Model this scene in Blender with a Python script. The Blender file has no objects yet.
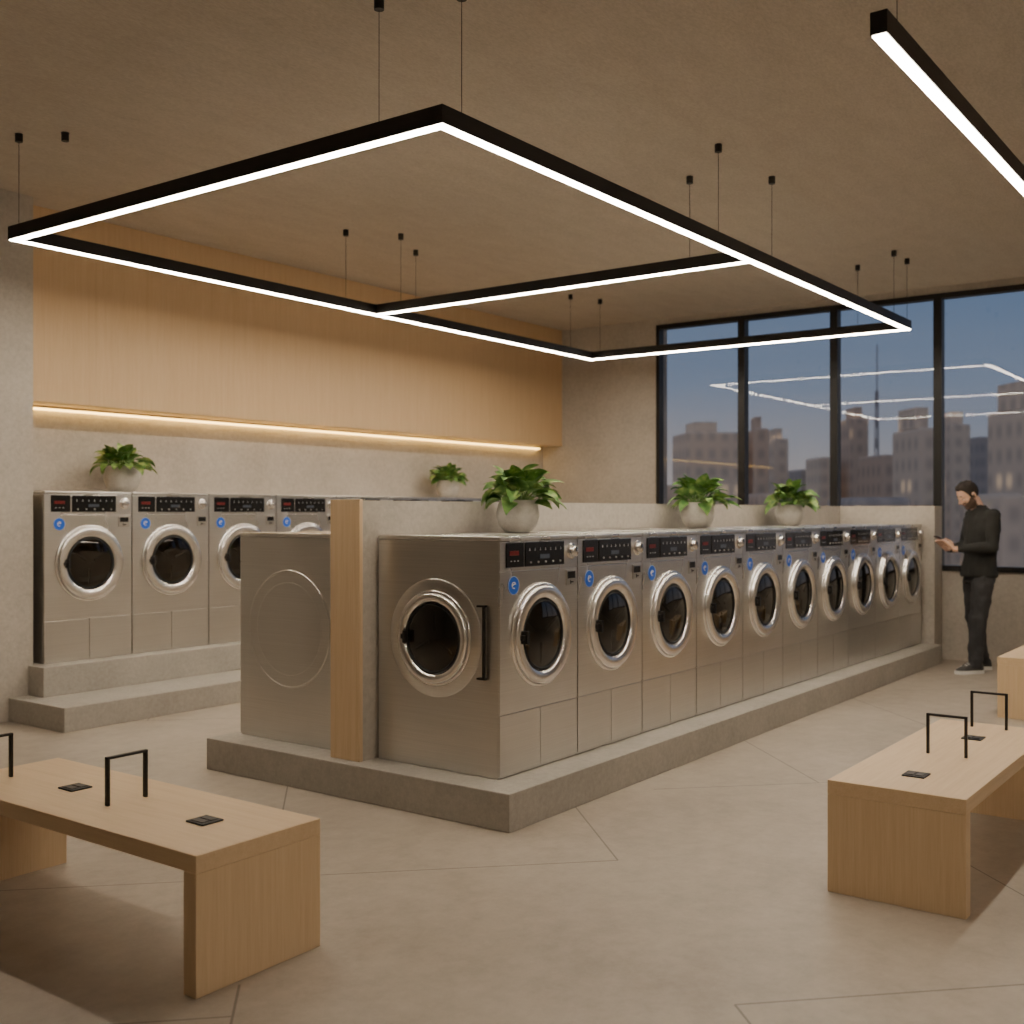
import bpy, bmesh, math, random
from mathutils import Vector, Matrix
random.seed(7)
C = bpy.context.scene.collection
PI = math.pi

# ------------------------------------------------------------------ materials
def newmat(name):
    m = bpy.data.materials.new(name); m.use_nodes = True
    nt = m.node_tree; b = nt.nodes['Principled BSDF']
    return m, nt, b
def plain(name, col, rough=.5, metal=0, emit=None, es=0, spec=None):
    m, nt, b = newmat(name)
    b.inputs['Base Color'].default_value = (*col, 1)
    b.inputs['Roughness'].default_value = rough
    b.inputs['Metallic'].default_value = metal
    if spec is not None: b.inputs['Specular IOR Level'].default_value = spec
    if emit:
        b.inputs['Emission Color'].default_value = (*emit, 1)
        b.inputs['Emission Strength'].default_value = es
    return m
def N(nt, t, **kw):
    n = nt.nodes.new(t)
    for k, v in kw.items(): setattr(n, k, v)
    return n
def mathn(nt, op, a, b=None, c=None):
    n = nt.nodes.new('ShaderNodeMath'); n.operation = op
    for i, v in enumerate((a, b, c)):
        if v is None: continue
        if isinstance(v, (int, float)): n.inputs[i].default_value = v
        else: nt.links.new(v, n.inputs[i])
    return n.outputs[0]
def noise(nt, vec, scale, detail=4, rough=.55):
    n = nt.nodes.new('ShaderNodeTexNoise'); n.inputs['Scale'].default_value = scale
    n.inputs['Detail'].default_value = detail; n.inputs['Roughness'].default_value = rough
    nt.links.new(vec, n.inputs['Vector']); return n.outputs['Fac']
def ramp(nt, fac, stops):
    r = nt.nodes.new('ShaderNodeValToRGB')
    e = r.color_ramp.elements
    while len(e) < len(stops): e.new(.5)
    for i, (p, c) in enumerate(stops):
        e[i].position = p; e[i].color = (*c, 1)
    nt.links.new(fac, r.inputs[0]); return r.outputs[0]
def objvec(nt, scale=(1, 1, 1)):
    tc = nt.nodes.new('ShaderNodeTexCoord'); mp = nt.nodes.new('ShaderNodeMapping')
    mp.inputs['Scale'].default_value = scale
    nt.links.new(tc.outputs['Object'], mp.inputs['Vector']); return mp.outputs[0]
def bump(nt, b, h, strength=.1, dist=.01):
    n = nt.nodes.new('ShaderNodeBump'); n.inputs['Strength'].default_value = strength
    n.inputs['Distance'].default_value = dist
    nt.links.new(h, n.inputs['Height']); nt.links.new(n.outputs[0], b.inputs['Normal'])

def concrete(name, lo, hi, scale=1.2, rough=.8, bs=.15, streak=(1, 1, 1), big=.45):
    m, nt, b = newmat(name)
    v = objvec(nt, streak)
    n1 = noise(nt, v, scale, 8, .65); n2 = noise(nt, v, scale*14, 6, .75)
    f = mathn(nt, 'ADD', mathn(nt, 'MULTIPLY', n1, big), mathn(nt, 'MULTIPLY', n2, 1-big))
    nt.links.new(ramp(nt, f, [(.36, lo), (.64, hi)]), b.inputs['Base Color'])
    b.inputs['Roughness'].default_value = rough
    bump(nt, b, f, bs, .02)
    return m
def floor_mat():
    m, nt, b = newmat('polished concrete floor')
    v = objvec(nt)
    n1 = noise(nt, v, .9, 8, .6); n2 = noise(nt, v, 7, 8, .78)
    f = mathn(nt, 'ADD', mathn(nt, 'MULTIPLY', n1, .5), mathn(nt, 'MULTIPLY', n2, .5))
    col = ramp(nt, f, [(.36, (.33, .28, .225)), (.5, (.42, .365, .30)), (.64, (.50, .44, .37))])
    sp = N(nt, 'ShaderNodeSeparateXYZ'); nt.links.new(v, sp.inputs[0])
    x, y = sp.outputs[0], sp.outputs[1]
    S_, D_ = mathn(nt, 'ADD', x, y), mathn(nt, 'SUBTRACT', x, y)
    total = None
    # saw cuts at 45 degrees: (kind, constant, from, to)
    for kind, c0, a, e in (('s', 6.40, -2.2, 1.62), ('d', 1.62, 6.40, 8.0), ('d', 3.60, 8.0, 10.2), ('s', 8.0, 2.3, 5.6), ('s', 4.45, 1.63, 6.5), ('d', 1.63, 2.6, 4.45),
                           ('d', -.44, 2.6, 4.97), ('s', 4.66, -2.5, -.44), ('d', 3.63, 2.6, 6.0), ('s', 11.4, -4, .5), ('d', -1.9, 11.4, 13.5), ('d', 5.6, 8, 12), ('s', 12.0, 5.6, 9), ('d', -.4, 6.4, 8.5)):
        cc, rr_ = (S_, D_) if kind == 's' else (D_, S_)
        l = mathn(nt, 'LESS_THAN', mathn(nt, 'ABSOLUTE', mathn(nt, 'SUBTRACT', cc, c0)), .0058)
        g = mathn(nt, 'MULTIPLY', mathn(nt, 'GREATER_THAN', rr_, a), mathn(nt, 'LESS_THAN', rr_, e))
        l = mathn(nt, 'MULTIPLY', l, g)
        total = l if total is None else mathn(nt, 'MAXIMUM', total, l)
    s = mathn(nt, 'MULTIPLY', total, .65)
    mx = N(nt, 'ShaderNodeMix', data_type='RGBA')
    nt.links.new(s, mx.inputs[0]); nt.links.new(col, mx.inputs[6]); mx.inputs[7].default_value = (.10, .085, .07, 1)
    nt.links.new(mx.outputs[2], b.inputs['Base Color'])
    rr = N(nt, 'ShaderNodeMapRange'); nt.links.new(n1, rr.inputs[0]); rr.inputs[3].default_value = .34; rr.inputs[4].default_value = .54
    nt.links.new(rr.outputs[0], b.inputs['Roughness'])
    bump(nt, b, f, .05, .01)
    return m
def wood(name, axis, dark, mid, light, plank=None):
    m, nt, b = newmat(name)
    sc = [38, 38, 38]; sc[axis] = 1.3
    v = objvec(nt, sc); v2 = objvec(nt, tuple(s*4 for s in sc))
    n1 = noise(nt, v, 1.0, 6, .6); n2 = noise(nt, v2, 1.0, 4, .7)
    f = mathn(nt, 'ADD', mathn(nt, 'MULTIPLY', n1, .5), mathn(nt, 'MULTIPLY', n2, .5))
    col = ramp(nt, f, [(.28, dark), (.5, mid), (.72, light)])
    if plank:
        w, ax = plank
        o = objvec(nt); sp = N(nt, 'ShaderNodeSeparateXYZ'); nt.links.new(o, sp.inputs[0])
        fr = mathn(nt, 'FRACT', mathn(nt, 'DIVIDE', sp.outputs[ax], w))
        line = mathn(nt, 'LESS_THAN', fr, .005/w)
        mx = N(nt, 'ShaderNodeMix', data_type='RGBA'); nt.links.new(mathn(nt, 'MULTIPLY', line, .12), mx.inputs[0])
        nt.links.new(col, mx.inputs[6]); mx.inputs[7].default_value = (dark[0]*.4, dark[1]*.4, dark[2]*.4, 1); col = mx.outputs[2]
    nt.links.new(col, b.inputs['Base Color']); b.inputs['Roughness'].default_value = .5
    bump(nt, b, n2, .02, .004)
    return m
def steel(name, col, rough=.3, sc=(2, 2, 260), metal=1.0):
    m, nt, b = newmat(name)
    v = objvec(nt, sc); n1 = noise(nt, v, 1.0, 3, .6); n3 = noise(nt, objvec(nt), 1.3, 3, .5)
    f = mathn(nt, 'ADD', mathn(nt, 'MULTIPLY', n1, .5), mathn(nt, 'MULTIPLY', n3, .5))
    c = ramp(nt, f, [(.3, tuple(k*.87 for k in col)), (.7, tuple(min(1, k*1.08) for k in col))])
    nt.links.new(c, b.inputs['Base Color'])
    b.inputs['Metallic'].default_value = metal
    rr = N(nt, 'ShaderNodeMapRange'); nt.links.new(n3, rr.inputs[0]); rr.inputs[3].default_value = rough-.05; rr.inputs[4].default_value = rough+.07
    nt.links.new(rr.outputs[0], b.inputs['Roughness'])
    bump(nt, b, n1, .04, .002)
    return m
def glassy(name, tint, refl, base_refl):
    m = bpy.data.materials.new(name); m.use_nodes = True; nt = m.node_tree; nt.nodes.clear()
    out = N(nt, 'ShaderNodeOutputMaterial'); tr = N(nt, 'ShaderNodeBsdfTransparent'); gl = N(nt, 'ShaderNodeBsdfGlossy')
    tr.inputs[0].default_value = (*tint, 1); gl.inputs['Roughness'].default_value = refl; gl.inputs[0].default_value = (1, 1, 1, 1)
    lw = N(nt, 'ShaderNodeFresnel'); lw.inputs[0].default_value = 1.5
    fac = mathn(nt, 'ADD', lw.outputs[0], base_refl)
    mx = N(nt, 'ShaderNodeMixShader'); nt.links.new(fac, mx.inputs[0]); nt.links.new(tr.outputs[0], mx.inputs[1]); nt.links.new(gl.outputs[0], mx.inputs[2])
    nt.links.new(mx.outputs[0], out.inputs[0]); return m
def facade(name, wallc, dark, litc, lit=.14, cell=(1.6, 3.0), es=.6):
    m, nt, b = newmat(name)
    v = objvec(nt); sp = N(nt, 'ShaderNodeSeparateXYZ'); nt.links.new(v, sp.inputs[0])
    h = mathn(nt, 'ADD', sp.outputs[0], sp.outputs[1])
    a = mathn(nt, 'DIVIDE', h, cell[0]); c = mathn(nt, 'DIVIDE', sp.outputs[2], cell[1])
    def soft(x, lo, hi, k):
        r = N(nt, 'ShaderNodeMapRange', interpolation_type='SMOOTHSTEP'); nt.links.new(mathn(nt, 'ABSOLUTE', mathn(nt, 'SUBTRACT', mathn(nt, 'FRACT', x), (lo+hi)/2)), r.inputs[0])
        r.inputs[1].default_value = (hi-lo)/2-k; r.inputs[2].default_value = (hi-lo)/2+k; r.inputs[3].default_value = 1; r.inputs[4].default_value = 0
        return r.outputs[0]
    w = mathn(nt, 'MULTIPLY', soft(a, .25, .80, .22), soft(c, .28, .80, .22))
    cb = N(nt, 'ShaderNodeCombineXYZ'); nt.links.new(mathn(nt, 'FLOOR', a), cb.inputs[0]); nt.links.new(mathn(nt, 'FLOOR', c), cb.inputs[1])
    wn = N(nt, 'ShaderNodeTexWhiteNoise'); nt.links.new(cb.outputs[0], wn.inputs[0])
    on = mathn(nt, 'MULTIPLY', w, mathn(nt, 'LESS_THAN', wn.outputs[0], lit))
    mx = N(nt, 'ShaderNodeMix', data_type='RGBA'); nt.links.new(w, mx.inputs[0]); mx.inputs[6].default_value = (*wallc, 1); mx.inputs[7].default_value = (*dark, 1)
    nt.links.new(mx.outputs[2], b.inputs['Base Color']); b.inputs['Roughness'].default_value = .9
    b.inputs['Emission Color'].default_value = (*litc, 1)
    nt.links.new(mathn(nt, 'MULTIPLY', on, es), b.inputs['Emission Strength'])
    return m

M = {}
M['floor'] = floor_mat()
M['ceiling'] = concrete('plaster ceiling', (.49, .425, .35), (.65, .58, .49), 2.4, .9, .55, (1, 2.6, 1), .3)
M['wall'] = concrete('concrete wall', (.40, .36, .31), (.55, .505, .445), 2.0, .85, .3)
M['plinth'] = concrete('cast concrete', (.34, .315, .275), (.47, .44, .39), 2.6, .7, .15)
M['panelwood'] = wood('vertical oak veneer', 2, (.61, .41, .225), (.66, .46, .26), (.70, .505, .30), (.62, 0))
M['wood_x'] = wood('oak along x', 0, (.60, .43, .25), (.67, .495, .305), (.72, .55, .355))
M['wood_z'] = wood('oak along z', 2, (.60, .43, .25), (.67, .495, .305), (.72, .55, .355))
M['steel'] = steel('brushed steel', (.69, .675, .65), .30)
M['steel_panel'] = steel('brushed steel panel', (.74, .725, .70), .28)
M['chrome'] = plain('satin ring steel', (.84, .82, .80), .25, 1)
M['satin'] = plain('satin metal', (.62, .60, .56), .3, 1)
M['black'] = plain('black metal', (.018, .016, .015), .45, .3)
M['blackgloss'] = plain('black gloss', (.008, .008, .009), .18)
M['rubber'] = plain('black rubber', (.012, .012, .012), .6)
M['drum'] = plain('drum steel', (.16, .13, .10), .35, .8)
M['red'] = plain('dim red display', (.10, .006, .006), .3, 0, (1, .06, .03), .02)
M['dim'] = plain('dim display', (.02, .02, .022), .25, 0, (.5, .55, .6), .06)
M['white_mark'] = plain('white print', (.40, .40, .39), .5)
M['blue'] = plain('blue sticker', (.015, .12, .66), .4)
M['pale'] = plain('pale sticker rim', (.50, .60, .78), .5)
M['white'] = plain('white', (.8, .8, .78), .5)
M['light'] = plain('warm light diffuser', (1, .95, .88), .5, 0, (1.0, .87, .70), 66)
M['led'] = plain('amber strip', (1, .9, .7), .5, 0, (1.0, .60, .16), 9)
M['frame'] = plain('dark window frame', (.02, .019, .018), .4, .4)
M['glass'] = glassy('window glass', (.96, .97, .98), 0.0, -.008)
M['doorglass'] = glassy('porthole glass', (.30, .26, .22), .02, .02)
M['pot'] = concrete('pale stone pot', (.38, .35, .31), (.62, .59, .54), 16, .85, .35)
M['soil'] = plain('potting soil', (.03, .02, .013), .9)
def leafmat():
    m, nt, b = newmat('leaf green')
    n1 = noise(nt, objvec(nt), 16, 2, .5)
    nt.links.new(ramp(nt, n1, [(.32, (.06, .16, .035)), (.52, (.15, .29, .07)), (.7, (.38, .48, .15))]), b.inputs['Base Color'])
    b.inputs['Roughness'].default_value = .55; b.inputs['Specular IOR Level'].default_value = .3; return m
M['leaf'] = leafmat()
M['hair'] = plain('dark hair', (.022, .015, .011), .7)
def cloth(name, col, sc, bs):
    m, nt, b = newmat(name)
    n1 = noise(nt, objvec(nt, (1, 1, .5)), sc, 4, .6)
    nt.links.new(ramp(nt, n1, [(.3, tuple(c*.7 for c in col)), (.7, tuple(c*1.25 for c in col))]), b.inputs['Base Color'])
    b.inputs['Roughness'].default_value = .9; bump(nt, b, n1, bs, .02); return m
M['sweater'] = cloth('charcoal knit', (.024, .024, .022), 14, .4)
M['trouser'] = cloth('charcoal denim', (.042, .042, .045), 10, .8)
HT = Vector((.066, 0, 1.616)); HA = math.radians(30)
def skinmat():
    m, nt, b = newmat('skin with short beard')
    tc = N(nt, 'ShaderNodeTexCoord'); mp = N(nt, 'ShaderNodeMapping', vector_type='TEXTURE')
    mp.inputs['Location'].default_value = HT; mp.inputs['Rotation'].default_value = (0, HA, 0)
    nt.links.new(tc.outputs['Object'], mp.inputs[0])
    sp = N(nt, 'ShaderNodeSeparateXYZ'); nt.links.new(mp.outputs[0], sp.inputs[0]); x, y, z = sp.outputs
    def ss(v, a, b_):
        r = N(nt, 'ShaderNodeMapRange', interpolation_type='SMOOTHSTEP'); nt.links.new(v, r.inputs[0])
        for i, q in enumerate((a, b_, 0, 1)): r.inputs[i+1].default_value = q
        return r.outputs[0]
    mul = lambda a, b_: mathn(nt, 'MULTIPLY', a, b_)
    inv = lambda a: mathn(nt, 'SUBTRACT', 1.0, a)
    zz = mathn(nt, 'ADD', z, mul(x, .75))
    jaw = mul(mul(inv(ss(zz, .000, .014)), ss(z, -.135, -.118)), mul(ss(x, -.012, .0), inv(ss(z, .0, .02))))
    mous = mul(mul(ss(z, -.052, -.046), inv(ss(z, -.040, -.034))), ss(x, .07, .08))
    lips = mul(mul(ss(z, -.066, -.061), inv(ss(z, -.055, -.050))), mul(ss(x, .082, .088), inv(ss(mathn(nt, 'ABSOLUTE', y), .018, .024))))
    be = mul(mul(mathn(nt, 'MINIMUM', mathn(nt, 'ADD', jaw, mous), 1.0), inv(lips)), .88)
    mx = N(nt, 'ShaderNodeMix', data_type='RGBA'); nt.links.new(be, mx.inputs[0]); mx.inputs[6].default_value = (.76, .49, .36, 1); mx.inputs[7].default_value = (.03, .019, .014, 1)
    m2 = N(nt, 'ShaderNodeMix', data_type='RGBA'); nt.links.new(mul(lips, .6), m2.inputs[0]); nt.links.new(mx.outputs[2], m2.inputs[6]); m2.inputs[7].default_value = (.45, .19, .16, 1)
    nt.links.new(m2.outputs[2], b.inputs['Base Color']); b.inputs['Roughness'].default_value = .55
    return m
M['skin'] = skinmat()

# ------------------------------------------------------------------ mesh helpers
def bx(bm, x0, x1, y0, y1, z0, z1, bev=0, seg=2):
    vs = [bm.verts.new((x, y, z)) for z in (z0, z1) for y in (y0, y1) for x in (x0, x1)]
    fs = [(0, 2, 3, 1), (4, 5, 7, 6), (0, 1, 5, 4), (2, 6, 7, 3), (0, 4, 6, 2), (1, 3, 7, 5)]
    faces = [bm.faces.new([vs[i] for i in f]) for f in fs]
    if bev:
        es = list({e for f in faces for e in f.edges})
        bmesh.ops.bevel(bm, geom=es, offset=bev, segments=seg, profile=.6, affect='EDGES')
def tube(bm, pts, r, n=10, cap=True):
    pts = [Vector(p) for p in pts]; rs = r if isinstance(r, (list, tuple)) else [r]*len(pts)
    rings = []; u = None
    for i, p in enumerate(pts):
        d = (pts[min(i+1, len(pts)-1)]-pts[max(i-1, 0)]).normalized()
        if u is None: u = d.orthogonal().normalized()
        else: u = (u-d*u.dot(d)).normalized()
        w = d.cross(u)
        rings.append([bm.verts.new(p+(u*math.cos(2*PI*k/n)+w*math.sin(2*PI*k/n))*rs[i]) for k in range(n)])
    for a, b in zip(rings, rings[1:]):
        for k in range(n): bm.faces.new((a[k], a[(k+1) % n], b[(k+1) % n], b[k]))
    if cap: bm.faces.new(rings[0][::-1]); bm.faces.new(rings[-1])
def lathe(bm, prof, mat=Matrix(), n=48, cap0=False, cap1=False):
    rings = [[bm.verts.new(mat @ Vector((r*math.cos(2*PI*k/n), r*math.sin(2*PI*k/n), h))) for k in range(n)] for r, h in prof]
    for a, b in zip(rings, rings[1:]):
        for k in range(n): bm.faces.new((a[k], a[(k+1) % n], b[(k+1) % n], b[k]))
    if cap0: bm.faces.new(rings[0][::-1])
    if cap1: bm.faces.new(rings[-1])
def ball(bm, c, r, mat=Matrix(), seg=20):
    r = (r, r, r) if isinstance(r, (int, float)) else r
    bmesh.ops.create_uvsphere(bm, u_segments=seg, v_segments=seg*2//3, radius=1,
        matrix=mat @ Matrix.Translation(c) @ Matrix.Diagonal((*r, 1)))
def capsule(bm, p, q, r1, r2, n=16):
    p, q = Vector(p), Vector(q)
    tube(bm, [p, q], [r1, r2], n); ball(bm, p, r1, seg=16); ball(bm, q, r2, seg=16)
def obj(name, bm, mat, parent=None, smooth=False, label=None):
    bmesh.ops.recalc_face_normals(bm, faces=bm.faces[:])
    me = bpy.data.meshes.new(name); bm.to_mesh(me); bm.free()
    for m in (mat if isinstance(mat, list) else [mat]): me.materials.append(m)
    if smooth:
        for p in me.polygons: p.use_smooth = True
    o = bpy.data.objects.new(name, me); C.objects.link(o)
    if parent: o.parent = parent
    if label: o['label'] = label
    return o
def smooth_angle(o, ang=35):
    me = o.data
    bm = bmesh.new(); bm.from_mesh(me)
    for f in bm.faces: f.smooth = True
    for e in bm.edges:
        if len(e.link_faces) == 2 and e.calc_face_angle(0) > math.radians(ang): e.smooth = False
    bm.to_mesh(me); bm.free(); return o
def tag(o, label, cat, group=None):
    o['label'] = label; o['category'] = cat
    if group: o['group'] = group
    return o
def thing(name, label, cat, loc=(0, 0, 0), rz=0, group=None):
    o = bpy.data.objects.new(name, None); C.objects.link(o); o.location = loc; o.rotation_euler = (0, 0, rz)
    o.empty_display_size = .1
    return tag(o, label, cat, group)
def struct(name, bm, m, parent=None, label=None):
    o = obj(name, bm, m, parent)
    if not parent: o['kind'] = 'structure'
    if label: o['label'] = label
    return o
def dup(o, parent=None):
    c = o.copy(); C.objects.link(c)
    if parent: c.parent = parent
    for ch in list(o.children): dup(ch, c)
    return c
def B(): return bmesh.new()

# ------------------------------------------------------------------ room
XW, YB, ZC = 11.40, 7.88, 3.70      # window wall, back wall, ceiling
XR, YR = -3.0, -4.0                 # rear wall, right wall
bm = B(); bx(bm, XR-.2, XW+.25, YR-.2, YB+.2, -.2, 0); struct('floor', bm, M['floor'])
bm = B(); bx(bm, XR-.2, XW+.25, YR-.2, YB+.2, ZC, ZC+.2); struct('ceiling', bm, M['ceiling'])
bm = B(); bx(bm, XR-.2, XW+.25, YB, YB+.2, 0, ZC); struct('wall_back', bm, M['wall'])
bm = B(); bx(bm, XR, 4.34, 7.40, YB, 0, ZC); struct('wall_left', bm, M['wall'])
bm = B(); bx(bm, XR-.2, XR, YR-.2, YB, 0, ZC); struct('wall_rear', bm, M['wall'])
bm = B(); bx(bm, XR, XW+.25, YR-.2, YR, 0, ZC); struct('wall_right', bm, M['wall'])
WY = [6.27, 5.205, 4.16, 3.105, 2.05, .995, -.06, -1.115, -2.17]
ZS, ZT = .88, 3.63
bm = B()
bx(bm, XW, XW+.25, WY[0], YB, 0, ZC); bx(bm, XW, XW+.25, YR, WY[-1], 0, ZC)
bx(bm, XW, XW+.25, WY[-1], WY[0], 0, ZS); bx(bm, XW, XW+.25, WY[-1], WY[0], ZT, ZC)
struct('wall_window', bm, M['wall'])
for i in range(8):
    y1, y0 = WY[i], WY[i+1]
    bm = B(); a, b_, w = XW-.02, XW+.09, .04
    bx(bm, a, b_, y0, y0+w, ZS, ZT); bx(bm, a, b_, y1-w, y1, ZS, ZT)
    bx(bm, a, b_, y0+w, y1-w, ZS, ZS+.05); bx(bm, a, b_, y0+w, y1-w, ZT-.05, ZT)
    f = struct('window_%d' % (i+1), bm, M['frame'])
    bm = B(); vs = [bm.verts.new(p) for p in ((XW+.035, y0+w, ZS+.05), (XW+.035, y1-w, ZS+.05), (XW+.035, y1-w, ZT-.05), (XW+.035, y0+w, ZT-.05))]
    bm.faces.new(vs); obj('pane', bm, M['glass'], f)

# wooden bulkhead and its light
bm = B(); bx(bm, 4.345, XW-.002, 7.59, YB-.002, 2.27, ZC-.002, .004)
o = obj('wood_bulkhead', bm, M['panelwood']); tag(o, 'long pale oak bulkhead panel along the top of the back wall', 'wall panel')
s = thing('led_strip', 'glowing amber light strip tucked under the oak bulkhead on the back wall', 'strip light', (7.85, 7.857, 2.2245))
bm = B(); bx(bm, -3.5, 3.45, -.010, .022, .026, .0455); obj('channel', bm, M['satin'], s)
bm = B(); bx(bm, -3.48, 3.43, -.014, .020, .011, .0255); obj('diffuser', bm, M['led'], s)

# partition on the island, oak end panel, plinth, steps
bm = B(); bx(bm, 4.05, 11.11, 2.985, 5.12, 0, .178, .006)
tag(obj('concrete_plinth', bm, M['plinth']), 'long low concrete plinth carrying the island of washing machines', 'plinth')
bm = B(); bx(bm, 4.14, 11.11, 3.99, 4.19, .1785, 1.52); struct('wall_partition', bm, M['wall'])
bm = B(); bx(bm, 11.115, 11.375, 3.06, 4.19, .0, 1.52); struct('wall_partition_end', bm, M['wall'])
bm = B(); bx(bm, 4.115, 4.14, 3.985, 4.195, .1785, 1.525, .002); struct('trim_1', bm, M['wood_z'], label='vertical oak end panel capping the low partition wall')
bm = B(); bx(bm, 4.155, XW-.02, 6.71, 7.398, 0, .165, .006); bx(bm, 4.345, XW-.02, 7.398, 7.87, 0, .1645)
tag(obj('concrete_step', bm, M['plinth']), 'lower and wider concrete step below the back row of washers', 'step')
bm = B(); bx(bm, 4.30, XW-.02, 7.20, 7.398, .1655, .374, .006); bx(bm, 4.345, XW-.02, 7.398, 7.87, .1655, .3735)
tag(obj('concrete_step', bm, M['plinth']), 'upper concrete step directly under the back row of washers', 'step')

# ------------------------------------------------------------------ washing machines
ROTF = Matrix.Rotation(PI/2, 4, 'X')       # lathe axis z -> -y (out of the front)
def door_parts(parent, at, r=.262, latch=-1, label=None, gl=.67):
    """round door; 'at' maps lathe space (axis +z = outwards) into the machine"""
    bm = B()
    lathe(bm, [(r, -.002), (r, .010), (r*.988, .014), (r*.955, .015), (r*.945, .011)], at)
    lathe(bm, [(r*.945, .010), (r*.94, .024), (r*.925, .031), (r*.90, .034), (r*(gl+.08), .033), (r*(gl+.045), .028), (r*(gl+.01), .016), (r*gl, .004)], at)
    d = smooth_angle(obj('door', bm, M['chrome'], parent), 50)
    if label: d['label'] = label
    bm = B(); lathe(bm, [(r*gl, .006), (r*gl, .020), (r*(gl-.03), .024), (r*(gl-.05), .018), (r*(gl-.05), .006)], at)
    smooth_angle(obj('gasket', bm, M['rubber'], d), 50)
    bm = B(); lathe(bm, [(r*(gl-.045), .008), (r*(gl-.10), .0045), (r*.30, .0035), (r*.12, .006), (.001, .006)], at)
    for k in range(3):
        a = k*2*PI/3+.5
        p = [at @ Vector((math.cos(a)*r*q, math.sin(a)*r*q, .008)) for q in (.15, .57)]
        tube(bm, p, [.010, .006], 8)
    smooth_angle(obj('drum', bm, M['drum'], d), 50)
    bm = B(); lathe(bm, [(r*(gl-.04), .018), (r*.5, .025), (r*.3, .030), (r*.12, .032), (.001, .0325)], at)
    obj('glass', bm, M['doorglass'], d, True)
    bm = B(); x0 = latch*r
    for (a, b_, h0, h1, hh) in ((.62, .80, .030, .043, .013), (.64, .71, .028, .054, .032)):
        t = B(); xs = sorted((x0*a, x0*b_)); bx(t, xs[0], xs[1], -hh, hh, h0, h1, .003)
        for v in t.verts: v.co = at @ v.co
        me = bpy.data.meshes.new('t'); t.to_mesh(me); t.free(); bm.from_mesh(me); bpy.data.meshes.remove(me)
    obj('handle', bm, M['black'], d)
    return d
def make_machine(W, D, H, R=.262):
    root = thing('washing_machine', 'x', 'washing machine')
    w = W/2-.003; f = -D/2
    bm = B(); bx(bm, -w, w, f+.008, D/2, 0, H-.022, .006); obj('body', bm, M['steel'], root)
    bm = B(); bx(bm, -w, w, f-.003, D/2, H-.021, H, .006); obj('top_lid', bm, M['steel_panel'], root)
    z1, z2 = .305, H-.168
    bm = B(); bx(bm, -w+.001, w-.001, f, f+.012, z1+.002, z2-.002, .002); obj('front_panel', bm, M['steel_panel'], root)
    bm = B(); bx(bm, -w+.001, w-.001, f, f+.012, z2+.002, H-.024, .002); obj('control_fascia', bm, M['steel_panel'], root)
    for a, b_ in ((-w+.001, -.002), (.002, w-.001)):
        bm = B(); bx(bm, a, b_, f, f+.012, .012, z1-.002, .002); obj('lower_panel', bm, M['steel'], root)
    xa, xb, xc, xd = -.425*W, -.215*W, -.195*W, .305*W
    zt, zb = H-.030, H-.150
    bm = B(); bx(bm, xa, xb, f-.005, f+.002, zb, zt, .002); c1 = obj('payment_panel', bm, M['blackgloss'], root)
    bm = B(); bx(bm, xa+.024, xb-.045, f-.007, f-.004, zb+.058, zb+.080, .001); obj('display', bm, M['red'], c1)
    for k in range(3):
        bm = B(); bx(bm, xa+.032+k*.028, xa+.042+k*.028, f-.0065, f-.0045, zb+.028, zb+.033); obj('marking', bm, M['white_mark'], c1)
    bm = B(); bx(bm, xc, xd, f-.005, f+.002, zb, zt, .002); c2 = obj('control_panel', bm, M['blackgloss'], root)
    L = xd-xc
    for k in range(7):
        bm = B(); x = xc+L*(.10+.8*k/6); bx(bm, x-.005, x+.005, f-.0065, f-.0045, zb+.078, zb+.081); bx(bm, x-.0016, x+.0016, f-.0065, f-.0045, zb+.081, zb+.091)
        obj('marking', bm, M['white_mark'], c2)
    bm = B(); bx(bm, xc+L*.36, xc+L*.60, f-.007, f-.004, zb+.036, zb+.058, .001); obj('display', bm, M['dim'], c2)
    for k in range(5):
        x = xc+L*(.12+.19*k)
        bm = B(); lathe(bm, [(.005, 0), (.005, .006), (.004, .008), (.0005, .008)], Matrix.Translation((x, f-.004, zb+.020)) @ ROTF, 14); obj('button', bm, M['satin'], c2)
    mt = Matrix.Translation((.405*W, f, H-.085)) @ ROTF
    bm = B(); lathe(bm, [(.042, -.002), (.042, .006), (.036, .009), (.030, .010), (.028, .030), (.024, .034), (.0005, .035)], mt, 28)
    d = smooth_angle(obj('dial', bm, M['chrome'], root), 45)
    bm = B(); bx(bm, .405*W-.0025, .405*W+.0025, f-.037, f-.033, H-.085, H-.062); obj('pointer', bm, M['rubber'], d)
    bm = B(); bx(bm, .335*W, .465*W, f-.006, f+.002, H-.262, H-.180, .003); c = obj('coin_slot', bm, M['satin'], root)
    bm = B(); bx(bm, .350*W, .450*W, f-.009, f-.004, H-.226, H-.190, .001); obj('slot_plate', bm, M['blackgloss'], c)
    bm = B(); bx(bm, .385*W, .392*W, f-.009, f-.004, H-.255, H-.235, .0005); bx(bm, .385*W, .425*W, f-.009, f-.004, H-.248, H-.242, .0005); obj('slot', bm, M['blackgloss'], c)
    # round blue sticker, pale rim, small white mark
    mt = Matrix.Translation((-.335*W, f, H-.238)) @ ROTF
    bm = B(); lathe(bm, [(.046, 0), (.046, .002), (.0005, .002)], mt, 32); st = obj('sticker', bm, M['blue'], root)
    bm = B(); lathe(bm, [(.0462, .0018), (.0462, .0028), (.0430, .0028), (.0430, .0018)], mt, 32); obj('ring', bm, M['pale'], st)
    bm = B()
    pts = [mt @ Vector((math.cos(math.radians(a))*.015, math.sin(math.radians(a))*.015+.001, .003)) for a in range(30, 300, 24)]
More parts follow.
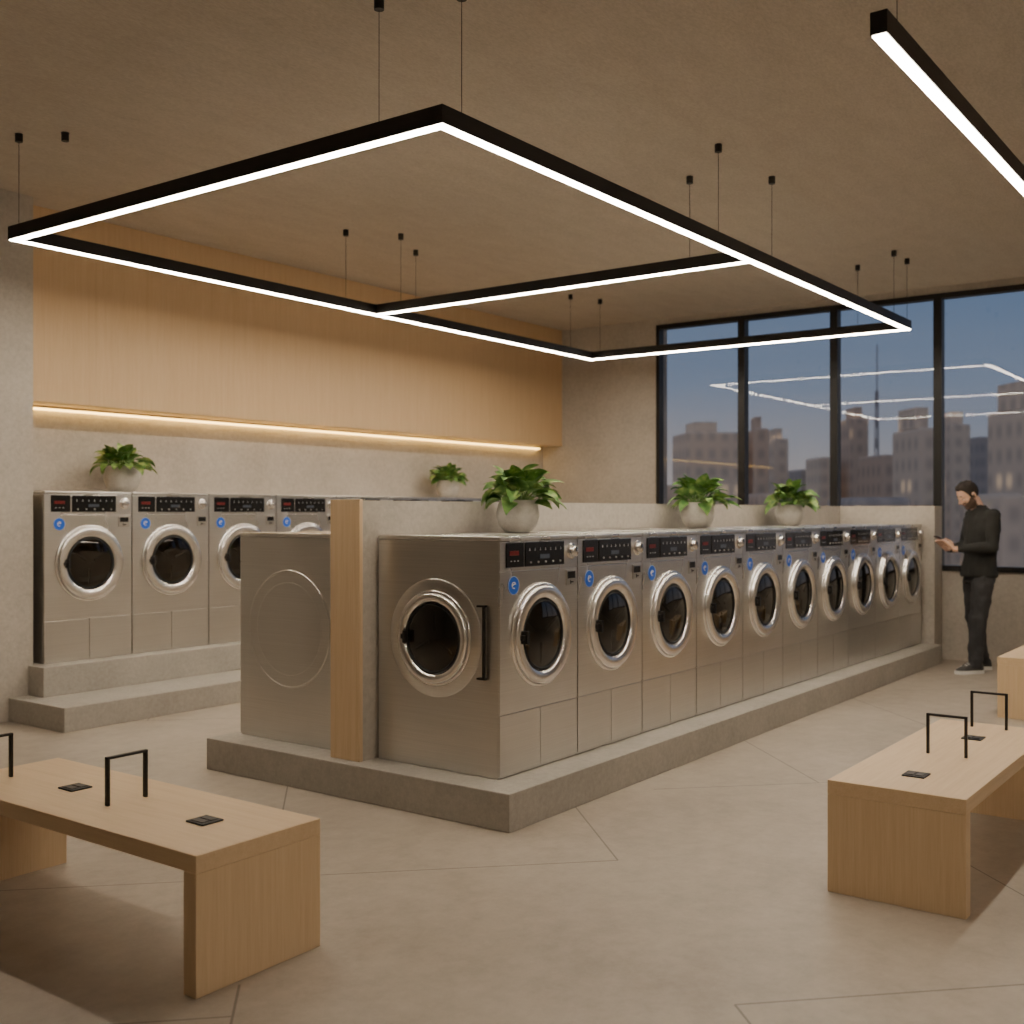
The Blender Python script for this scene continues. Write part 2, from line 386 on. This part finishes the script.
    tube(bm, pts, .0025, 6)
    tube(bm, [mt @ Vector((-.013, -.001, .003)), mt @ Vector((.0, .005, .003)), mt @ Vector((.014, .007, .003))], .0025, 6)
    obj('emblem', bm, M['white'], st)
    door_parts(root, Matrix.Translation((0, f, H*.575)) @ ROTF, R)
    return root

ISL_W, ISL_D, ISL_H = .6865, .79, 1.162
X0 = 4.235
proto = make_machine(ISL_W, ISL_D, ISL_H)
ords = ['first', 'second', 'third', 'fourth', 'fifth', 'sixth', 'seventh', 'eighth', 'ninth', 'tenth']
for i in range(10):
    o = proto if i == 0 else dup(proto)
    o.location = (X0+ISL_W*(i+.5), 3.18+ISL_D/2, .1785)
    if i == 0: lab = 'steel washer at the near corner of the island with an extra door on its end'
    elif i == 9: lab = 'steel island washer furthest from the viewer, last before the low end wall'
    else: lab = '%s steel washer from the near corner along the front of the island' % ords[i]
    o['label'] = lab; o['group'] = 'washing machines along the front of the island'
def side_map(lx, y, z, s):   # lathe axis +z -> +-x
    return Matrix.Translation((lx, y, z)) @ Matrix.Rotation(s*PI/2, 4, 'Y')
lx = -ISL_W/2+.003
yc = 3.58-(3.18+ISL_D/2)
at = side_map(lx, yc, .832-.178, -1) @ Matrix.Rotation(PI/2, 4, 'Z')
bm = B(); lathe(bm, [(.295, -.002), (.295, .008), (.290, .012), (.235, .013), (.230, .008), (.230, -.002)], at, 64)
smooth_angle(obj('door_surround', bm, M['steel_panel'], proto), 40)
door_parts(proto, Matrix.Translation((-.008, 0, 0)) @ at, .238, 1, 'extra round door on the end panel', .73)
hy, hz0, hz1 = 3.262-(3.18+ISL_D/2), .65-.178, 1.01-.178
bm = B()
bx(bm, lx-.026, lx-.010, hy-.006, hy+.006, hz0, hz1, .002)
for z in (hz0, hz1-.010):
    bx(bm, lx-.026, lx+.002, hy-.006, hy+.040, z, z+.010, .002)
obj('pull_handle', bm, M['black'], proto)
# machine on the far side of the partition, its plain side seen
o = make_machine(ISL_W, .85, ISL_H)
o.location = (X0+ISL_W/2, 4.205+.425, .1785); o.rotation_euler = (0, 0, PI)
o['label'] = 'steel washer behind the partition end, showing its plain side with a pressed circle'
at = side_map(ISL_W/2-.003, -.02, .63, 1)
bm = B(); lathe(bm, [(.330, -.001), (.327, .004), (.320, .004), (.317, -.001)], at, 72)
obj('pressed_circle', bm, M['steel_panel'], o, True)
bm = B(); lathe(bm, [(.262, -.001), (.260, .0015), (.257, .0015), (.255, -.001)], at, 72); obj('pressed_circle', bm, M['steel_panel'], o, True)

# back row against the wall
BW, BD, BH = .722, .52, 1.236
p2 = make_machine(BW, BD, BH, .280)
for i in range(9):
    o = p2 if i == 0 else dup(p2)
    o.location = (4.385+BW*(i+.5), 7.34+BD/2, .3745)
    if i == 0: lab = 'steel washer in the back row beside the concrete wall corner at far left'
    elif i < 4: lab = '%s steel washer from the left wall in the back row under the oak panel' % ords[i]
    else: lab = '%s steel washer of the back row, only its top showing over the partition' % ords[i]
    o['label'] = lab; o['group'] = 'washing machines along the back wall'

# ------------------------------------------------------------------ benches
def make_bench(name_label, loc, rz, brackets, sockets):
    root = thing('bench', name_label, 'bench', loc, rz, 'oak benches')
    L, Wd, H, T = 1.56, .51, .43, .055      # long axis = local x
    bm = B(); bx(bm, 0, L, -Wd/2, Wd/2, H-T, H, .003); obj('seat', bm, M['wood_x'], root)
    for a in (0, L-.06):
        bm = B(); bx(bm, a, a+.06, -Wd/2, Wd/2, 0, H-T-.0005, .003); obj('leg', bm, M['wood_z'], root)
    for s, dy in brackets:
        bm = B(); h = .172; w = .083; t = .007; q = .017
        bx(bm, s-q/2, s+q/2, dy-w, dy-w+t*1.6, H, H+h, .002); bx(bm, s-q/2, s+q/2, dy+w-t*1.6, dy+w, H, H+h, .002)
        bx(bm, s-q/2, s+q/2, dy-w, dy+w, H+h-t*1.4, H+h, .002)
        obj('armrest', bm, M['black'], root)
    for s in sockets:
        bm = B(); bx(bm, s-.045, s+.045, -.043, .043, H, H+.006, .002); k = obj('power_socket', bm, M['rubber'], root)
        for (a, b_) in ((-.033, -.004), (.004, .033)):
            bm = B(); bx(bm, s-.03, s+.03, a, b_, H+.0055, H+.0085, .001); obj('socket_cover', bm, M['black'], k)
    return root
make_bench('oak bench at lower left with black armrests, nearest the back row', (2.372, 2.725, 0), PI/2, [(.715, .0), (1.395, .125)], [.283, 1.035])
make_bench('oak bench at right with black armrests, in front of the island front row', (4.16, 1.29, 0), 0, [(.71, 0), (1.44, 0)], [.272, 1.148])
make_bench('farthest oak bench at the right edge of the photo near the standing man', (8.40, 1.625, 0), 0, [(.71, 0), (1.44, 0)], [.272, 1.148])

# ------------------------------------------------------------------ pendant lights
ZL = 3.07
def pendant(label, loc, bars, cables):
    root = thing('linear_pendant_light', label, 'pendant light', loc)
    bm = B()
    for (a, b_, c, d) in bars: bx(bm, a, b_, c, d, 0, .078)
    obj('housing', bm, M['black'], root)
    bm = B(); e = .006
    for (a, b_, c, d) in bars: bx(bm, a+e, b_-e, c+e, d-e, -.004, .001)
    obj('diffuser', bm, M['light'], root)
    for (x, y) in cables:
        bm = B(); tube(bm, [(x, y, .076), (x, y, ZC-loc[2]-.02)], .0018, 6); k = obj('cable', bm, M['black'], root)
        bm = B(); lathe(bm, [(.022, ZC-loc[2]-.048), (.022, ZC-loc[2]-.0005)], Matrix.Translation((x, y, 0)), 18, True, True); obj('ceiling_mount', bm, M['black'], k)
    return root
xa, xb, ya, yb, w = 3.535, 10.0, 2.95, 6.30, .058
cx, cy = (xa+xb)/2, (ya+yb)/2
r = lambda x0, x1, y0, y1: (x0-cx, x1-cx, y0-cy, y1-cy)
pendant('large black rectangular ring of linear lights hung over the island with a cross bar', (cx, cy, ZL+.005),
    [r(xa, xb, ya, ya+w), r(xa, xb, yb-w, yb), r(xa, xa+w, ya+w-.012, yb-w+.012), r(xb-w, xb, ya+w-.012, yb-w+.012), r(6.64, 6.64+w, ya+w-.012, yb-w+.012)],
    [(x-cx, y-cy) for x, y in ((3.56, 3.33), (3.70, 2.98), (6.19, 2.98), (7.0, 2.98), (9.60, 2.98), (9.97, 3.42), (9.97, 2.98), (6.67, 3.42), (6.67, 6.00), (6.32, 6.27), (7.16, 6.27), (9.57, 6.27), (9.97, 6.16), (3.57, 6.24))])
pendant('single straight black linear light hanging at the upper right of the photo', (6.94, 1.212, ZL), [(-3.2, 3.2, -.029, .029)], [(-3.0, 0), (0, 0), (3.0, 0)])
pendant('added fill light, an unseen straight black bar behind the viewer on the right side', (1.6, -1.5, ZL), [(-3.2, 3.2, -.029, .029)], [(-3.0, 0), (0, 0), (3.0, 0)])  # added out-of-view fixture that brightens the near floor and washer end faces
bm = B(); lathe(bm, [(.022, -.05), (.022, 0)], Matrix(), 18, True, True); lathe(bm, [(.024, -.004), (.024, .0)], Matrix(), 18, True, True)
o = obj('ceiling_fitting', bm, M['black']); o.location = (3.72, 6.0, ZC-.0005); tag(o, 'small black ceiling fitting with nothing hung from it, at the far left', 'ceiling fitting')

# ------------------------------------------------------------------ plants
def leaf(bm, base, az, L, W, tilt, droop, roll):
    n = 6; p = Vector(base); d = Vector((math.cos(az), math.sin(az), 0)); side = Vector((-math.sin(az), math.cos(az), 0))
    stemL = L*.6; rows = []
    ang = tilt
    q = p + (d*math.cos(ang)+Vector((0, 0, 1))*math.sin(ang))*stemL
    tube(bm, [p, q], .0025, 4, False); p = q
    for i in range(n+1):
        s = i/n
        wv = W*.5*math.sin(PI*min(1, s**.75))*(1-.25*s)+.0008
        up = (-d*math.sin(ang)+Vector((0, 0, 1))*math.cos(ang))
        sd = (side*math.cos(roll)+up*math.sin(roll))
        rows.append([bm.verts.new(p+sd*wv*k+up*abs(k)*wv*.24) for k in (-1, -.5, 0, .5, 1)])
        p = p+(d*math.cos(ang)+Vector((0, 0, 1))*math.sin(ang))*(L/n); ang -= droop/n
    for a, b_ in zip(rows, rows[1:]):
        for k in range(4): bm.faces.new((a[k], a[k+1], b_[k+1], b_[k]))
def plant(label, loc, R, spread, seed, group, wall, nl=75):
    rnd = random.Random(seed); root = thing('potted_plant', label, 'potted plant', loc, 0, group)
    bm = B(); h = R*1.5
    lathe(bm, [(.001, 0), (R*.50, 0), (R*.62, .006), (R*.86, h*.22), (R*.99, h*.48), (R*1.0, h*.62), (R*.93, h*.85), (R*.84, h), (R*.76, h), (R*.80, h*.85), (R*.5, h*.8)], n=40)
    smooth_angle(obj('pot', bm, M['pot'], root), 60)
    bm = B(); lathe(bm, [(R*.82, h*.86), (R*.4, h*.90), (.001, h*.91)], n=24); obj('soil', bm, M['soil'], root, True)
    bm = B()
    for i in range(nl):
        az = rnd.uniform(0, 2*PI); q = rnd.random()
        tilt = math.radians(4+80*q+rnd.uniform(-8, 8)); L = spread*(.44+.22*rnd.random())*(1-.12*q)
        leaf(bm, (math.cos(az)*R*.45*rnd.random(), math.sin(az)*R*.45*rnd.random(), h*.92), az, L, L*.64, tilt, math.radians(45+60*rnd.random()), rnd.uniform(-.6, .6))
    my = max(v.co.y for v in bm.verts); lim = wall-loc[1]-.012
    if my > lim:                                  # leaves on the wall side lean away from it
        for v in bm.verts:
            if v.co.y > 0: v.co.y *= lim/my
    obj('foliage', bm, M['leaf'], root, True)
    return root
ZI = .1785+ISL_H+.0005; ZBk = .3745+BH+.0005
G1, G2 = 'potted plants on the island', 'potted plants on the back row'
plant('largest leafy plant in a round stone pot, on the second island washer beside the partition', (5.20, 3.77, ZI), .125, .295, 3, G1, 3.99, 75)
plant('leafy plant in a round stone pot on the island, middle of the three there', (7.48, 3.77, ZI), .127, .30, 5, G1, 3.99, 75)
plant('leafy plant in a round stone pot on the island, furthest of the three there', (9.24, 3.77, ZI), .122, .30, 8, G1, 3.99, 75)
plant('leafy plant in a round stone pot on top of the leftmost back washers', (5.18, 7.57, ZBk), .138, .25, 11, G2, YB, 85)
plant('small leafy plant in a stone pot on the back row, seen over the partition', (9.20, 7.60, ZBk), .125, .25, 14, G2, YB, 85)

# ------------------------------------------------------------------ man with a phone
MR = math.radians(135)
man = thing('person', 'bearded man in black sweater and dark trousers standing by the window looking at a phone', 'person', (10.69, 2.583, 0), MR)
def loft(bm, rings, n=24):
    R = [[bm.verts.new((cx_+rx*math.cos(2*PI*k/n), cy_+ry*math.sin(2*PI*k/n), z)) for k in range(n)] for (cx_, cy_, z, rx, ry) in rings]
    for a, b_ in zip(R, R[1:]):
        for k in range(n): bm.faces.new((a[k], a[(k+1) % n], b_[(k+1) % n], b_[k]))
    bm.faces.new(R[0][::-1]); bm.faces.new(R[-1])
def remesh(o, vox, it=4):
    m = o.modifiers.new('remesh', 'REMESH'); m.mode = 'VOXEL'; m.voxel_size = vox; m.use_smooth_shade = True
    s_ = o.modifiers.new('smooth', 'SMOOTH'); s_.factor = .5; s_.iterations = it
def folds(o, strength, size):
    t = bpy.data.textures.new(o.name+' folds', 'CLOUDS'); t.noise_scale = size; t.noise_depth = 1
    d = o.modifiers.new('folds', 'DISPLACE'); d.texture = t; d.strength = strength; d.mid_level = .5; d.texture_coords = 'LOCAL'
HM = Matrix.Translation(HT) @ Matrix.Rotation(HA, 4, 'Y')
def hp(x, y, z): return HM @ Vector((x, y, z))
torso = [(-.04, 0, .86, .10, .150), (-.04, 0, .95, .110, .160), (-.05, 0, 1.05, .100, .148), (-.055, 0, 1.18, .108, .155), (-.065, 0, 1.30, .120, .178), (-.07, 0, 1.40, .110, .186), (-.062, 0, 1.455, .08, .135), (-.045, 0, 1.49, .055, .07)]
SH = lambda s: Vector((-.072, s*.172, 1.425)); EL = lambda s: Vector((-.035, s*.225, 1.140))
Pc = Vector((.325, 0, 1.205)); A_ = Vector((.88, 0, .475)).normalized(); Bv = Vector((0, 1, 0)); Nn = Vector((-.475, 0, .88)).normalized()
def ph(a, b_, n): return Pc+A_*a+Bv*b_+Nn*n
WR = lambda s: ph(-.115, s*.062, -.03)
HIP = lambda s: Vector((-.04, s*.088, .90))
KN = {1: Vector((.035, .105, .49)), -1: Vector((-.06, -.105, .49))}
AN = {1: Vector((.070, .112, .09)), -1: Vector((-.145, -.112, .09))}
bm = B(); loft(bm, torso)
capsule(bm, (-.045, 0, 1.46), hp(-.02, 0, -.05), .064, .058)
ball(bm, (-.006, 0, .03), (.098, .077, .094), HM); ball(bm, (.028, 0, -.040), (.062, .060, .074), HM); ball(bm, (.062, 0, -.094), .026, HM)
for s in (-1, 1):
    capsule(bm, hp(.0, s*.050, -.062), hp(.060, s*.018, -.092), .020, .020, 10); ball(bm, (.060, s*.040, -.022), (.026, .024, .022), HM, 12)
tube(bm, [hp(.082, 0, .016), hp(.100, 0, -.008), hp(.116, 0, -.028), hp(.100, 0, -.038)], [.008, .010, .0125, .010], 10)
ball(bm, (.104, .012, -.031), .0085, HM, 10); ball(bm, (.104, -.012, -.031), .0085, HM, 10)
capsule(bm, hp(.080, -.036, .024), hp(.080, .036, .024), .011, .011, 10)
capsule(bm, hp(.082, -.015, -.053), hp(.082, .015, -.053), .0085, .0085, 10); capsule(bm, hp(.080, -.013, -.063), hp(.080, .013, -.063), .0085, .0085, 10)
for s in (-1, 1):
    ball(bm, (-.008, s*.079, -.006), (.018, .011, .032), HM, 12)
    capsule(bm, (-.06, s*.10, 1.42), SH(s), .055, .052); capsule(bm, SH(s), EL(s), .050, .040); capsule(bm, EL(s), WR(s), .040, .025)
    capsule(bm, HIP(s), KN[s], .080, .055); capsule(bm, KN[s], AN[s], .053, .034)
    capsule(bm, AN[s]-Vector((.02, 0, .045)), AN[s]+Vector((.12, 0, -.06)), .026, .018)
    off = -.012 if s < 0 else 0
    for q in (-.045, -.022, .002, .024):
        capsule(bm, WR(s)+Nn*off, ph(q*.9-.005, s*.052, -.012+off), .016, .0135, 10)
    for k, q in enumerate((-.043, -.021, .001, .022)):
        ln = (.80, .96, 1.0, .9)[k]
        p0 = ph(q, s*.052, -.014+off); p1 = ph(q+.006, s*(.052-.028*ln), -.022+off); p2 = ph(q+.009, s*(.052-.050*ln), -.020+off); p3 = ph(q+.010, s*(.052-.066*ln), -.014+off)
        capsule(bm, p0, p1, .0088, .0082, 8); capsule(bm, p1, p2, .0082, .0076, 8); capsule(bm, p2, p3, .0076, .007, 8)
    t0, t1, t2, t3 = ph(-.085, s*.058, -.006), ph(-.055, s*.056, .010), ph(-.028, s*.046, .017), ph(-.006, s*.030, .014)
    capsule(bm, t0, t1, .012, .0105, 8); capsule(bm, t1, t2, .0105, .009, 8); capsule(bm, t2, t3, .009, .008, 8)
body = obj('body', bm, M['skin'], man, True); remesh(body, .0042, 3)
bm = B(); g = .018
loft(bm, [(-.04, 0, .865, .140, .190), (-.04, 0, .885, .146, .196)] + [(a, b_, c, d+g+.008, e+g+.003) for a, b_, c, d, e in torso[1:]][:6] + [(-.045, 0, 1.505, .072, .084), (-.028, 0, 1.525, .070, .074)])
for s in (-1, 1):
    capsule(bm, (-.06, s*.10, 1.42), SH(s), .064, .066); capsule(bm, SH(s), EL(s), .065, .054)
    w_ = WR(s); e_ = EL(s); tube(bm, [e_, e_.lerp(w_, .3), e_.lerp(w_, .6), e_.lerp(w_, .86), e_.lerp(w_, .93)], [.054, .051, .044, .039, .035], 18); ball(bm, e_, .054)
o = obj('sweater', bm, M['sweater'], man, True); remesh(o, .007, 5); folds(o, .018, .14)
bm = B(); loft(bm, [(-.04, 0, .82, .120, .168), (-.04, 0, .90, .112, .160), (-.042, 0, .95, .102, .145)])
for s in (-1, 1):
    k, a = KN[s], AN[s]; h_ = HIP(s)
    pts = [h_+Vector((0, 0, -.02)), h_.lerp(k, .25), h_.lerp(k, .6), h_.lerp(k, .85), k+Vector((.006, 0, 0)), k.lerp(a, .12), k.lerp(a, .4), k.lerp(a, .7), k.lerp(a, .84), k.lerp(a, .90), k.lerp(a, .97), a+Vector((.006, 0, -.035))]
    tube(bm, pts, [.094, .098, .088, .079, .081, .074, .073, .067, .062, .069, .060, .064], 22)
o = obj('trousers', bm, M['trouser'], man, True); remesh(o, .007, 3); folds(o, .028, .10)
canvas = plain('dark canvas', (.06, .058, .056), .7)
for s in (-1, 1):
    ax, ay = AN[s].x, AN[s].y
    shm = Matrix.Translation((ax, ay, 0)) @ Matrix.Rotation(math.radians(6*s), 4, 'Z')
    bm = B(); n = 16; R = []
    for (x, hw, h) in ((-.080, .014, .06), (-.072, .032, .095), (-.045, .041, .118), (-.005, .043, .124), (.03, .043, .118), (.065, .044, .100), (.11, .047, .080), (.155, .044, .064), (.182, .030, .050), (.194, .010, .038)):
        R.append([bm.verts.new(shm @ Vector((x, hw*math.cos(2*PI*k/n), max(.018, .02+(h-.02)*math.sin(2*PI*k/n))))) for k in range(n)])
    for a, b_ in zip(R, R[1:]):
        for k in range(n): bm.faces.new((a[k], a[(k+1) % n], b_[(k+1) % n], b_[k]))
    bm.faces.new(R[0]); bm.faces.new(R[-1])
    sh = obj('shoe', bm, canvas, man, True)
    bm = B(); out = ((-.084, .016), (-.074, .035), (-.045, .044), (.03, .045), (.12, .051), (.158, .047), (.190, .032), (.203, .010))
    top = [shm @ Vector((x, w_, .032)) for x, w_ in out]+[shm @ Vector((x, -w_, .032)) for x, w_ in reversed(out)]
    vt = [bm.verts.new(p) for p in top]; vb = [bm.verts.new((p.x, p.y, 0.001)) for p in top]
    bm.faces.new(vt); bm.faces.new(vb[::-1])
    for i in range(len(vt)): bm.faces.new((vt[i], vb[i], vb[(i+1) % len(vt)], vt[(i+1) % len(vt)]))
    obj('sole', bm, M['white'], sh)
    for x, h in ((.05, .110), (.075, .098), (.10, .087)):
        bm = B(); tube(bm, [shm @ Vector((x, -.022, h-.012)), shm @ Vector((x+.002, 0, h)), shm @ Vector((x, .022, h-.012))], .003, 6); obj('lace', bm, M['white'], sh)
# hair: shell that starts at the hairline, thicker and tousled on top, sideburns meet the beard
def sst(v, a, b_): t = max(0, min(1, (v-a)/(b_-a))); return t*t*(3-2*t)
from mathutils import noise as mn
bm = B(); ball(bm, (-.006, 0, .03), (.098, .077, .094), seg=84)
hc = Vector((-.006, 0, .03))
for v in bm.verts:
    p = v.co.copy()
    line = .062*sst(p.x, .030, .066)+.020*sst(p.x, .022, .040)+(-.060)*(1-sst(p.x, -.035, -.005))+(-.018)*sst(p.x, -.02, 0)*(1-sst(p.x, .015, .038))
    q = sst(p.z-line, -.006, .008); top = sst(p.z, .045, .10)
    v.co = hc+(p-hc)*(.95+q*(.085+.16*top*(.35+.65*sst(p.x, -.05, .08))+.06*mn.noise(p*55)*(.4+top)))
for v in bm.verts: v.co = HM @ v.co
obj('hair', bm, M['hair'], man, True)
lid = plain('eyelid skin', (.68, .43, .31), .5)
for s in (-1, 1):
    bm = B(); ball(bm, (.0775, s*.031, .003), .0115, HM, 14); e = obj('eye', bm, M['white'], man, True)
    bm = B(); ball(bm, (.0865, s*.031, .000), .0045, HM, 10); obj('iris', bm, M['hair'], e, True)
    bm = B(); ball(bm, (.0775, s*.031, .0065), (.0135, .0135, .0105), HM, 14); obj('eyelid', bm, lid, e, True)
    bm = B(); tube(bm, [hp(.0905, s*.016, .029), hp(.091, s*.030, .033), hp(.084, s*.046, .028)], [.0035, .004, .0025], 8); obj('eyebrow', bm, M['hair'], man, True)
bm = B(); bx(bm, -.075, .075, -.037, .037, -.0045, .0045, .003)
ry = math.atan2(-A_.z, A_.x)
o = obj('phone', bm, M['blackgloss']); tag(o, 'dark phone held in the hands of the standing man', 'phone')
o.matrix_world = Matrix.Translation(man.location) @ Matrix.Rotation(MR, 4, 'Z') @ Matrix.Translation(Pc) @ Matrix.Rotation(ry, 4, 'Y')
bm = B(); bx(bm, -.069, .069, -.034, .034, .0046, .0054); obj('screen', bm, plain('phone screen', (.05, .05, .06), .2, 0, (.6, .75, 1), .5), o)

# ------------------------------------------------------------------ city outside (upper-storey view)
ZG = -26
bm = B(); bx(bm, 14, 260, -160, 200, ZG-1, ZG); struct('ground', bm, plain('dusk city ground', (.10, .09, .09), .9))
FW = Vector((.8064, .5913)); RT = Vector((.5913, -.8064))
fm = [facade('facade %d' % i, w_, d_, l_, lt, ce, e_) for i, (w_, d_, l_, lt, ce, e_) in enumerate([
    ((.98, .80, .62), (.76, .62, .49), (1, .70, .42), .06, (1.1, 1.5), .22),
    ((.78, .60, .46), (.58, .45, .36), (1, .65, .38), .05, (1.0, 1.5), .18),
    ((.58, .52, .48), (.46, .42, .40), (1, .68, .4), .05, (1.2, 1.6), .16),
    ((.90, .74, .58), (.70, .57, .46), (1, .65, .36), .06, (1.0, 1.4), .22)])]
def building(label, bearing, dist, width, depth, top, mi, rz, blocks):
    c = (FW+RT*bearing)*dist
    root = thing('apartment_tower', label, 'building', (c.x, c.y, ZG), rz, 'city buildings beyond the window')
    h = top-ZG
    bm = B(); bx(bm, -width/2, width/2, -depth/2, depth/2, 0, h, .25, 2); obj('tower_block', bm, fm[mi], root)
    for (a, b_, hh) in blocks:
        bm = B(); bx(bm, width*a, width*b_, -depth*.3, depth*.3, h, h+hh); obj('roof_block', bm, fm[mi], root)
    return root
def tz(y, d): return 1.46+(512-y)/1108.7*d
F0 = math.radians(36.25)
for lab, x0, x1, d, y, mi, rz, bl in [
    ('pale apartment slab filling the leftmost pane', 676, 737, 95, 434, 0, .1, [(-.3, .1, .9)]),
    ('reddish tower just right of the first window post', 749, 766, 95, 430, 1, -.1, [(-.3, .1, 1.0)]),
    ('second tower right of the first window post, slightly lower', 768, 783, 106, 440, 3, .0, [(-.3, .2, 1.0)]),
    ('distant brown block between the second and third window posts', 792, 806, 122, 470, 2, .1, []),
    ('slim pale tower just left of the third window post', 812, 826, 115, 458, 0, .05, []),
    ('dusky tall tower left of the radio mast behind the third pane', 842, 862, 114, 420, 1, 0, [(-.1, .3, 1.2)]),
    ('warm grey block right of the radio mast', 868, 884, 92, 456, 1, .1, []),
    ('tall pale tower in the third pane just left of the thick window post', 904, 932, 80, 430, 0, .06, [(-.45, .05, 1.5)]),
    ('pale tower behind the head of the standing man', 941, 962, 104, 426, 0, -.05, [(-.3, .3, 1.2)]),
    ('blue grey slab right of the man in the last visible pane', 966, 984, 124, 438, 2, .1, []),
    ('closest pale tower at the right edge of the last visible pane', 1005, 1062, 66, 410, 0, .1, [(-.45, .1, 1.6)]),
    ('low dusky block below the skyline in the first pane', 655, 700, 68, 486, 1, .0, []),
    ('low long dusky block in the second pane under the towers', 745, 800, 66, 494, 1, .05, []),
    ('low dusky roof below the mast', 838, 896, 57, 498, 2, .0, []),
    ('low grey block beside the man beyond the glass', 978, 1003, 54, 494, 3, .0, [])]:
    building(lab, ((x0+x1)/2-512)/1108.7, d, (x1-x0)/1108.7*d*.92, 5, tz(y, d), mi, F0-PI/2+rz, bl)
# radio mast
c = (FW+RT*((877-512)/1108.7))*104
mast = thing('radio_mast', 'thin lattice radio mast rising above the skyline in the third pane', 'mast', (c.x, c.y, ZG))
mp_ = plain('mast paint', (.36, .34, .36), .6)
top = tz(345, 104)-ZG; bm = B()
for a in range(3):
    q = a*2*PI/3; tube(bm, [(.6*math.cos(q), .6*math.sin(q), 0), (.12*math.cos(q), .12*math.sin(q), top*.9)], .06, 6)
for k in range(20):
    z = top*.9*k/20; z2 = top*.9*(k+1)/20; r1 = .6-.48*k/20; r2 = .6-.48*(k+1)/20
    for a in range(3):
        q, q2 = a*2*PI/3, (a+1)*2*PI/3
        tube(bm, [(r1*math.cos(q), r1*math.sin(q), z), (r2*math.cos(q2), r2*math.sin(q2), z2)], .03, 5)
obj('lattice', bm, mp_, mast)
bm = B(); tube(bm, [(0, 0, top*.88), (0, 0, top)], .06, 6); obj('aerial', bm, mp_, mast)

# ------------------------------------------------------------------ world: dusk sky
w = bpy.data.worlds.new('dusk'); bpy.context.scene.world = w; w.use_nodes = True; nt = w.node_tree
bg = nt.nodes['Background']
tc = N(nt, 'ShaderNodeTexCoord'); sp = N(nt, 'ShaderNodeSeparateXYZ'); nt.links.new(tc.outputs['Generated'], sp.inputs[0])
mp = N(nt, 'ShaderNodeMapping'); mp.inputs['Scale'].default_value = (1, 1, 5); nt.links.new(tc.outputs['Generated'], mp.inputs[0])
nz = noise(nt, mp.outputs[0], 3.5, 4, .5)
f = mathn(nt, 'ADD', sp.outputs[2], mathn(nt, 'MULTIPLY', mathn(nt, 'SUBTRACT', nz, .5), .07))
col = ramp(nt, f, [(0, (.26, .225, .215)), (.05, (.205, .20, .215)), (.11, (.13, .16, .22)), (.20, (.082, .125, .205)), (1, (.15, .15, .18))])
nt.links.new(col, bg.inputs[0]); bg.inputs[1].default_value = 1.35

# ------------------------------------------------------------------ camera
cam = bpy.data.cameras.new('camera'); co = bpy.data.objects.new('camera', cam); C.objects.link(co)
co.location = (0, 0, 1.46); co.rotation_euler = (PI/2, 0, -math.radians(90-36.25))
cam.sensor_width = 36; cam.lens = 38.98; cam.clip_end = 600
cam.dof.use_dof = True; cam.dof.focus_distance = 4.8; cam.dof.aperture_fstop = 2.6
bpy.context.scene.camera = co
